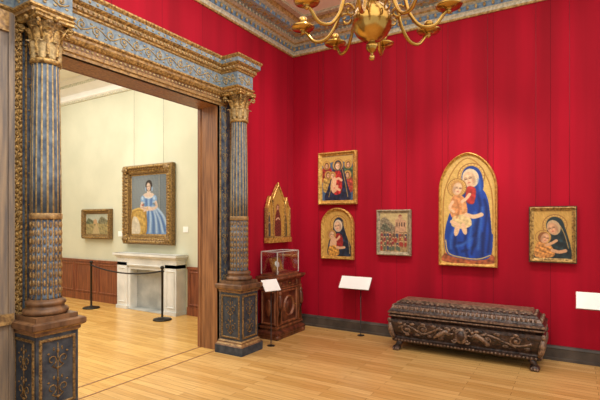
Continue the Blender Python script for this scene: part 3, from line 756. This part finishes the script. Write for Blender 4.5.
for sx in (-1,1):
    for sy in (-1,1):
        px,py=cx+sx*(hx+.03),cy+sy*(hy+.03)
        b.tube([(px-sx*.02,py-sy*.02,.15),(px,py,.20),(px+sx*.015,py+sy*.015,.28),(px+sx*.02,py+sy*.02,.34)],[.022,.03,.036,.022],M_chestl,8)
        b.sph((px+sx*.025,py+sy*.025,.372),(.024,.024,.03),M_chestl,9,6)
        fx,fy=cx+sx*(hx-.06),cy+sy*(hy-.02)
        b.tube([(fx,fy,.12),(fx+sx*.015,fy+sy*.01,.07),(fx+sx*.03,fy+sy*.025,.035)],[.05,.035,.034],M_chest,8)
        b.sph((fx+sx*.03,fy+sy*.035,.03),(.055,.055,.03),M_chest,12,6)
        for k in (-1,0,1): b.sph((fx+sx*.03+k*.028,fy+sy*.08,.02),(.015,.024,.02),M_chestl,7,5)
b.build()

# ============================================================ CABINET + VITRINE
b=MB('carved_wooden_cabinet')
x0,x1,y0,y1=.09,.36,-.99,-.34
R=[(x0,y0),(x1,y0),(x1,y1),(x0,y1)]
pf=[(-.01,.0),(.035,.0),(.035,.05),(.045,.06),(.04,.09),(.0,.12),(.0,.14),(.015,.145),(.015,.17),(-.01,.18),(-.01,.66),(.005,.665),(.005,.69),(-.005,.695),(-.005,.78),(.02,.79),(.03,.81),(.045,.825),(.045,.85),(.03,.855)]
ml=[M_cab]*19; ml[7]=M_cabl; ml[11]=M_cabl; ml[16]=M_cabl; ml[17]=M_cabl; ml[2]=M_cabl
b.mould(R,pf,ml,closed=True,cap=M_cab)
ym=(y0+y1)/2
b.M=M_left(x1-.01,ym,.22); b.mould(rectpath(.36,.40),[(0,0),(0,.006),(.015,.02),(.03,.016),(.035,0)],M_cabl,closed=True); b.mould([(0+.12*math.cos(a*math.pi/8),.2+.14*math.sin(a*math.pi/8)) for a in range(16)],[(-.02,0),(0,.022),(.012,0)],M_cabl,closed=True); b.sph((0,.2,.0),(.07,.09,.02),M_cab,14,6); b.sph((.14,.2,.02),.012,M_brass,8,5); b.M=I4.copy()
b.M=M_left(x1-.005,ym,.71); b.mould(rectpath(.40,.06),[(0,0),(0,.004),(.008,.012),(.014,0)],M_cabl,closed=True); b.sph((0,.03,.012),.012,M_brass,8,5); b.M=I4.copy()
for yy in (y0+.055,y1-.055):
    b.box(x1-.01,x1+.012,yy-.045,yy+.045,.18,.66,M_cabl)
    b.tube([(x1+.012,yy,.20),(x1+.02,yy,.30),(x1+.03,yy,.46),(x1+.03,yy,.56),(x1+.02,yy,.62)],[.018,.022,.036,.03,.016],M_cab,8); b.sph((x1+.03,yy,.62),(.022,.026,.03),M_cabl,9,6)
b.M=M_back((x0+x1)/2,y0+.01,.22); b.mould(rectpath(.18,.40),[(0,0),(0,.006),(.012,.018),(.025,.012),(.03,0)],M_cabl,closed=True); b.sph((0,.2,0),(.05,.12,.018),M_cabl,12,6); b.M=I4.copy()
for sy in (y0-.0,y1+.0): b.sph((x1+.02,sy,.035),(.04,.05,.035),M_cabl,10,6)
b.build()
b=MB('glass_vitrine_with_gilt_book')
vx0,vx1,vy0,vy1,vz0,vz1=.09,.36,-.96,-.42,.857,1.19
b.box(vx0,vx1,vy0,vy1,vz0,vz0+.025,M_cabl)
e=.005
for q in ((vx0,vx0+.004,vy0,vy1),(vx1-.004,vx1,vy0,vy1),(vx0,vx1,vy0,vy0+.004),(vx0,vx1,vy1-.004,vy1)):
    b.box(q[0],q[1],q[2],q[3],vz0+.025,vz1,M_glass)
b.box(vx0,vx1,vy0,vy1,vz1-.004,vz1,M_glass)
for x in (vx0,vx1):
    for y in (vy0,vy1): b.box(x-e,x+e,y-e,y+e,vz0+.025,vz1,M_trimw)
    b.box(x-e,x+e,vy0,vy1,vz1-e,vz1+e,M_trimw)
for y in (vy0,vy1): b.box(vx0,vx1,y-e,y+e,vz1-e,vz1+e,M_trimw)
b.M=basis((.19,-.67,.90),(0,1,0),(-.35,0,.93),(.93,0,.35))
b.box(-.12,.12,0,.20,-.03,0,M_goldb); b.mould([(p[0],p[1]+.015) for p in rectpath(.20,.17)],[(0,0),(0,.006),(.012,.01),(.018,0)],M_gold,closed=True); b.sph((0,.10,.0),(.06,.05,.012),M_label,12,5); b.box(-.14,.14,-.02,0,-.06,.03,M_velvet)
b.M=I4.copy(); b.build()

# ============================================================ LABEL STANDS
def label_stand(x,y,z,w,h,ang,tilt=52,off=0):
    b=MB('label_stand')
    b.M=Matrix.Translation((x,y,0))@Matrix.Rotation(math.radians(ang),4,'Z')
    b.lathe(0,0,[(.05,0),(.05,.006),(.015,.010),(.007,.014),(.007,z-.01)],M_metal,20)
    b.M=b.M@Matrix.Translation((0,0,z))@Matrix.Rotation(math.radians(tilt),4,'X')
    b.box(-w/2+off,w/2+off,-h/2,h/2,-.008,0,M_label); b.box(-w/2-.004+off,w/2+.004+off,-h/2-.004,h/2+.004,-.014,-.008,M_steel)
    b.box(-.03,.03,-.03,.03,-.03,-.012,M_steel)
    b.build()
label_stand(1.235,-.16,.74,.46,.20,0,off=-.09)
label_stand(4.11,-.36,.77,.42,.20,0,off=-.08)
label_stand(.46,-1.25,.785,.24,.17,70)

# ============================================================ CHANDELIER
b=MB('brass_chandelier')
cx,cy,cz=2.458,-2.71,3.16
P=[(.004,-.30),(.018,-.295),(.024,-.28),(.018,-.262),(.010,-.255),(.012,-.24),(.035,-.225),(.048,-.20),(.045,-.175),(.028,-.16),(.03,-.15),(.07,-.14),(.12,-.10),(.148,-.05),(.155,0),(.148,.05),(.12,.10),(.07,.14),(.04,.155),(.04,.17),(.065,.185),(.07,.20),(.045,.22),(.03,.25),(.035,.30),(.06,.33),(.065,.36),(.04,.40),(.025,.44),(.03,.5),(.06,.54),(.075,.60),(.06,.66),(.03,.70),(.02,.76),(.03,.80),(.02,.86),(.012,.9),(.008,1.0)]
b.lathe(cx,cy,[(r,cz+z) for r,z in P],M_brass,40)
b.tube([(cx,cy,cz+1.0),(cx,cy,ZC)],.010,M_brass,8); b.lathe(cx,cy,[(.02,ZC-.08),(.05,ZC-.05),(.08,ZC-.02),(.08,ZC)],M_brass,24)
va=math.atan2(cy+5.986,cx-3.813)
def tier(n,a0,zb,R,zp,sc_):
    for k in range(n):
        a=va-math.radians(a0+360/n*k); ca,sa=math.cos(a),math.sin(a)
        prof=[(.04,zb),(.10,zb+.05*sc_),(.18,zb+.03*sc_),(.24*R/.56,zb-.08*sc_),(.28*R/.56,zb-.22*sc_),(.36*R/.56,zb-.33*sc_),(.46*R/.56,zb-.34*sc_),(.53*R/.56,zb-.26*sc_),(R,zp-.03)]
        pp=spline(prof,False,5); b.tube([(cx+r*ca,cy+r*sa,cz+z) for r,z in pp],.014,M_brass,8)
        q=[]
        for i in range(14):
            t=i/13; an=math.pi*(.2+2.2*t); rr=.055*(1-.7*t)
            r_=.20*R/.56+rr*math.cos(an); z_=zb-.20*sc_+rr*math.sin(an); q.append((cx+r_*ca,cy+r_*sa,cz+z_))
        b.tube(q,.009,M_brass,6)
        px,py=cx+R*ca,cy+R*sa
        b.lathe(px,py,[(.006,cz+zp-.05),(.018,cz+zp-.04),(.02,cz+zp-.03),(.012,cz+zp-.02),(.035,cz+zp-.012),(.088,cz+zp-.002),(.098,cz+zp+.014),(.088,cz+zp+.012),(.02,cz+zp+.004),(.014,cz+zp+.02),(.034,cz+zp+.035),(.038,cz+zp+.07),(.03,cz+zp+.09)],M_brass,20)
tier(8,10,.25,.57,.03,1.0); tier(6,20,.62,.36,.56,.6)
b.build()

# ============================================================ LIGHTS
def area(n,loc,sx,sy,e,col=(1,.95,.88),rot=(0,0,0)):
    l=bpy.data.lights.new(n,'AREA'); l.shape='RECTANGLE'; l.size=sx; l.size_y=sy; l.energy=e; l.color=col
    o=bpy.data.objects.new(n,l); o.location=loc; o.rotation_euler=rot; sc.collection.objects.link(o)
def spot(n,loc,tgt,e,ang,col=(1,.93,.84)):
    l=bpy.data.lights.new(n,'SPOT'); l.energy=e; l.spot_size=math.radians(ang); l.spot_blend=1; l.color=col; l.shadow_soft_size=.12
    o=bpy.data.objects.new(n,l); o.location=loc
    o.rotation_euler=(Vector(tgt)-Vector(loc)).to_track_quat('-Z','Y').to_euler(); sc.collection.objects.link(o)
area('skylight_main',(3.95,-3.95,4.55),6.7,6.7,250,(1,.96,.90))
area('skylight_gallery',(-3.4,-3.2,4.5),5,4.2,260,(1,.97,.9))
spot('track_spot',(1.2,-2.0,4.4),(.85,0,1.8),240,52)
spot('track_spot.001',(2.7,-2.0,4.4),(2.65,0,1.7),250,48)
spot('track_spot.002',(3.9,-2.0,4.4),(3.6,0,1.4),100,48)
spot('track_spot.003',(2.2,-1.2,4.4),(0,-.7,2.2),90,60)
spot('fill_spot_doorway',(2.6,-3.2,4.4),(0,-2.8,2.6),200,95)  # added fill light for the doorway wall and its columns, no real fixture
spot('fill_spot_column',(2.4,-5.0,4.3),(.2,-4.0,1.6),170,60)  # extra spot added to brighten the left column, stands for no known lamp
spot('gallery_spot',(-2.9,-2.4,4.4),(-2.85,-.4,1.8),90,60)
w=bpy.data.worlds.new('world'); sc.world=w; w.use_nodes=True
w.node_tree.nodes['Background'].inputs[0].default_value=(1,.96,.9,1); w.node_tree.nodes['Background'].inputs[1].default_value=.8

cam=bpy.data.cameras.new('camera'); co=bpy.data.objects.new('camera',cam); sc.collection.objects.link(co)
co.location=(3.813,-5.986,1.6); co.rotation_euler=(math.radians(90),0,math.radians(31.6))
cam.lens=26.88; cam.sensor_width=36; cam.shift_y=22/600; cam.clip_start=.05
sc.camera=co
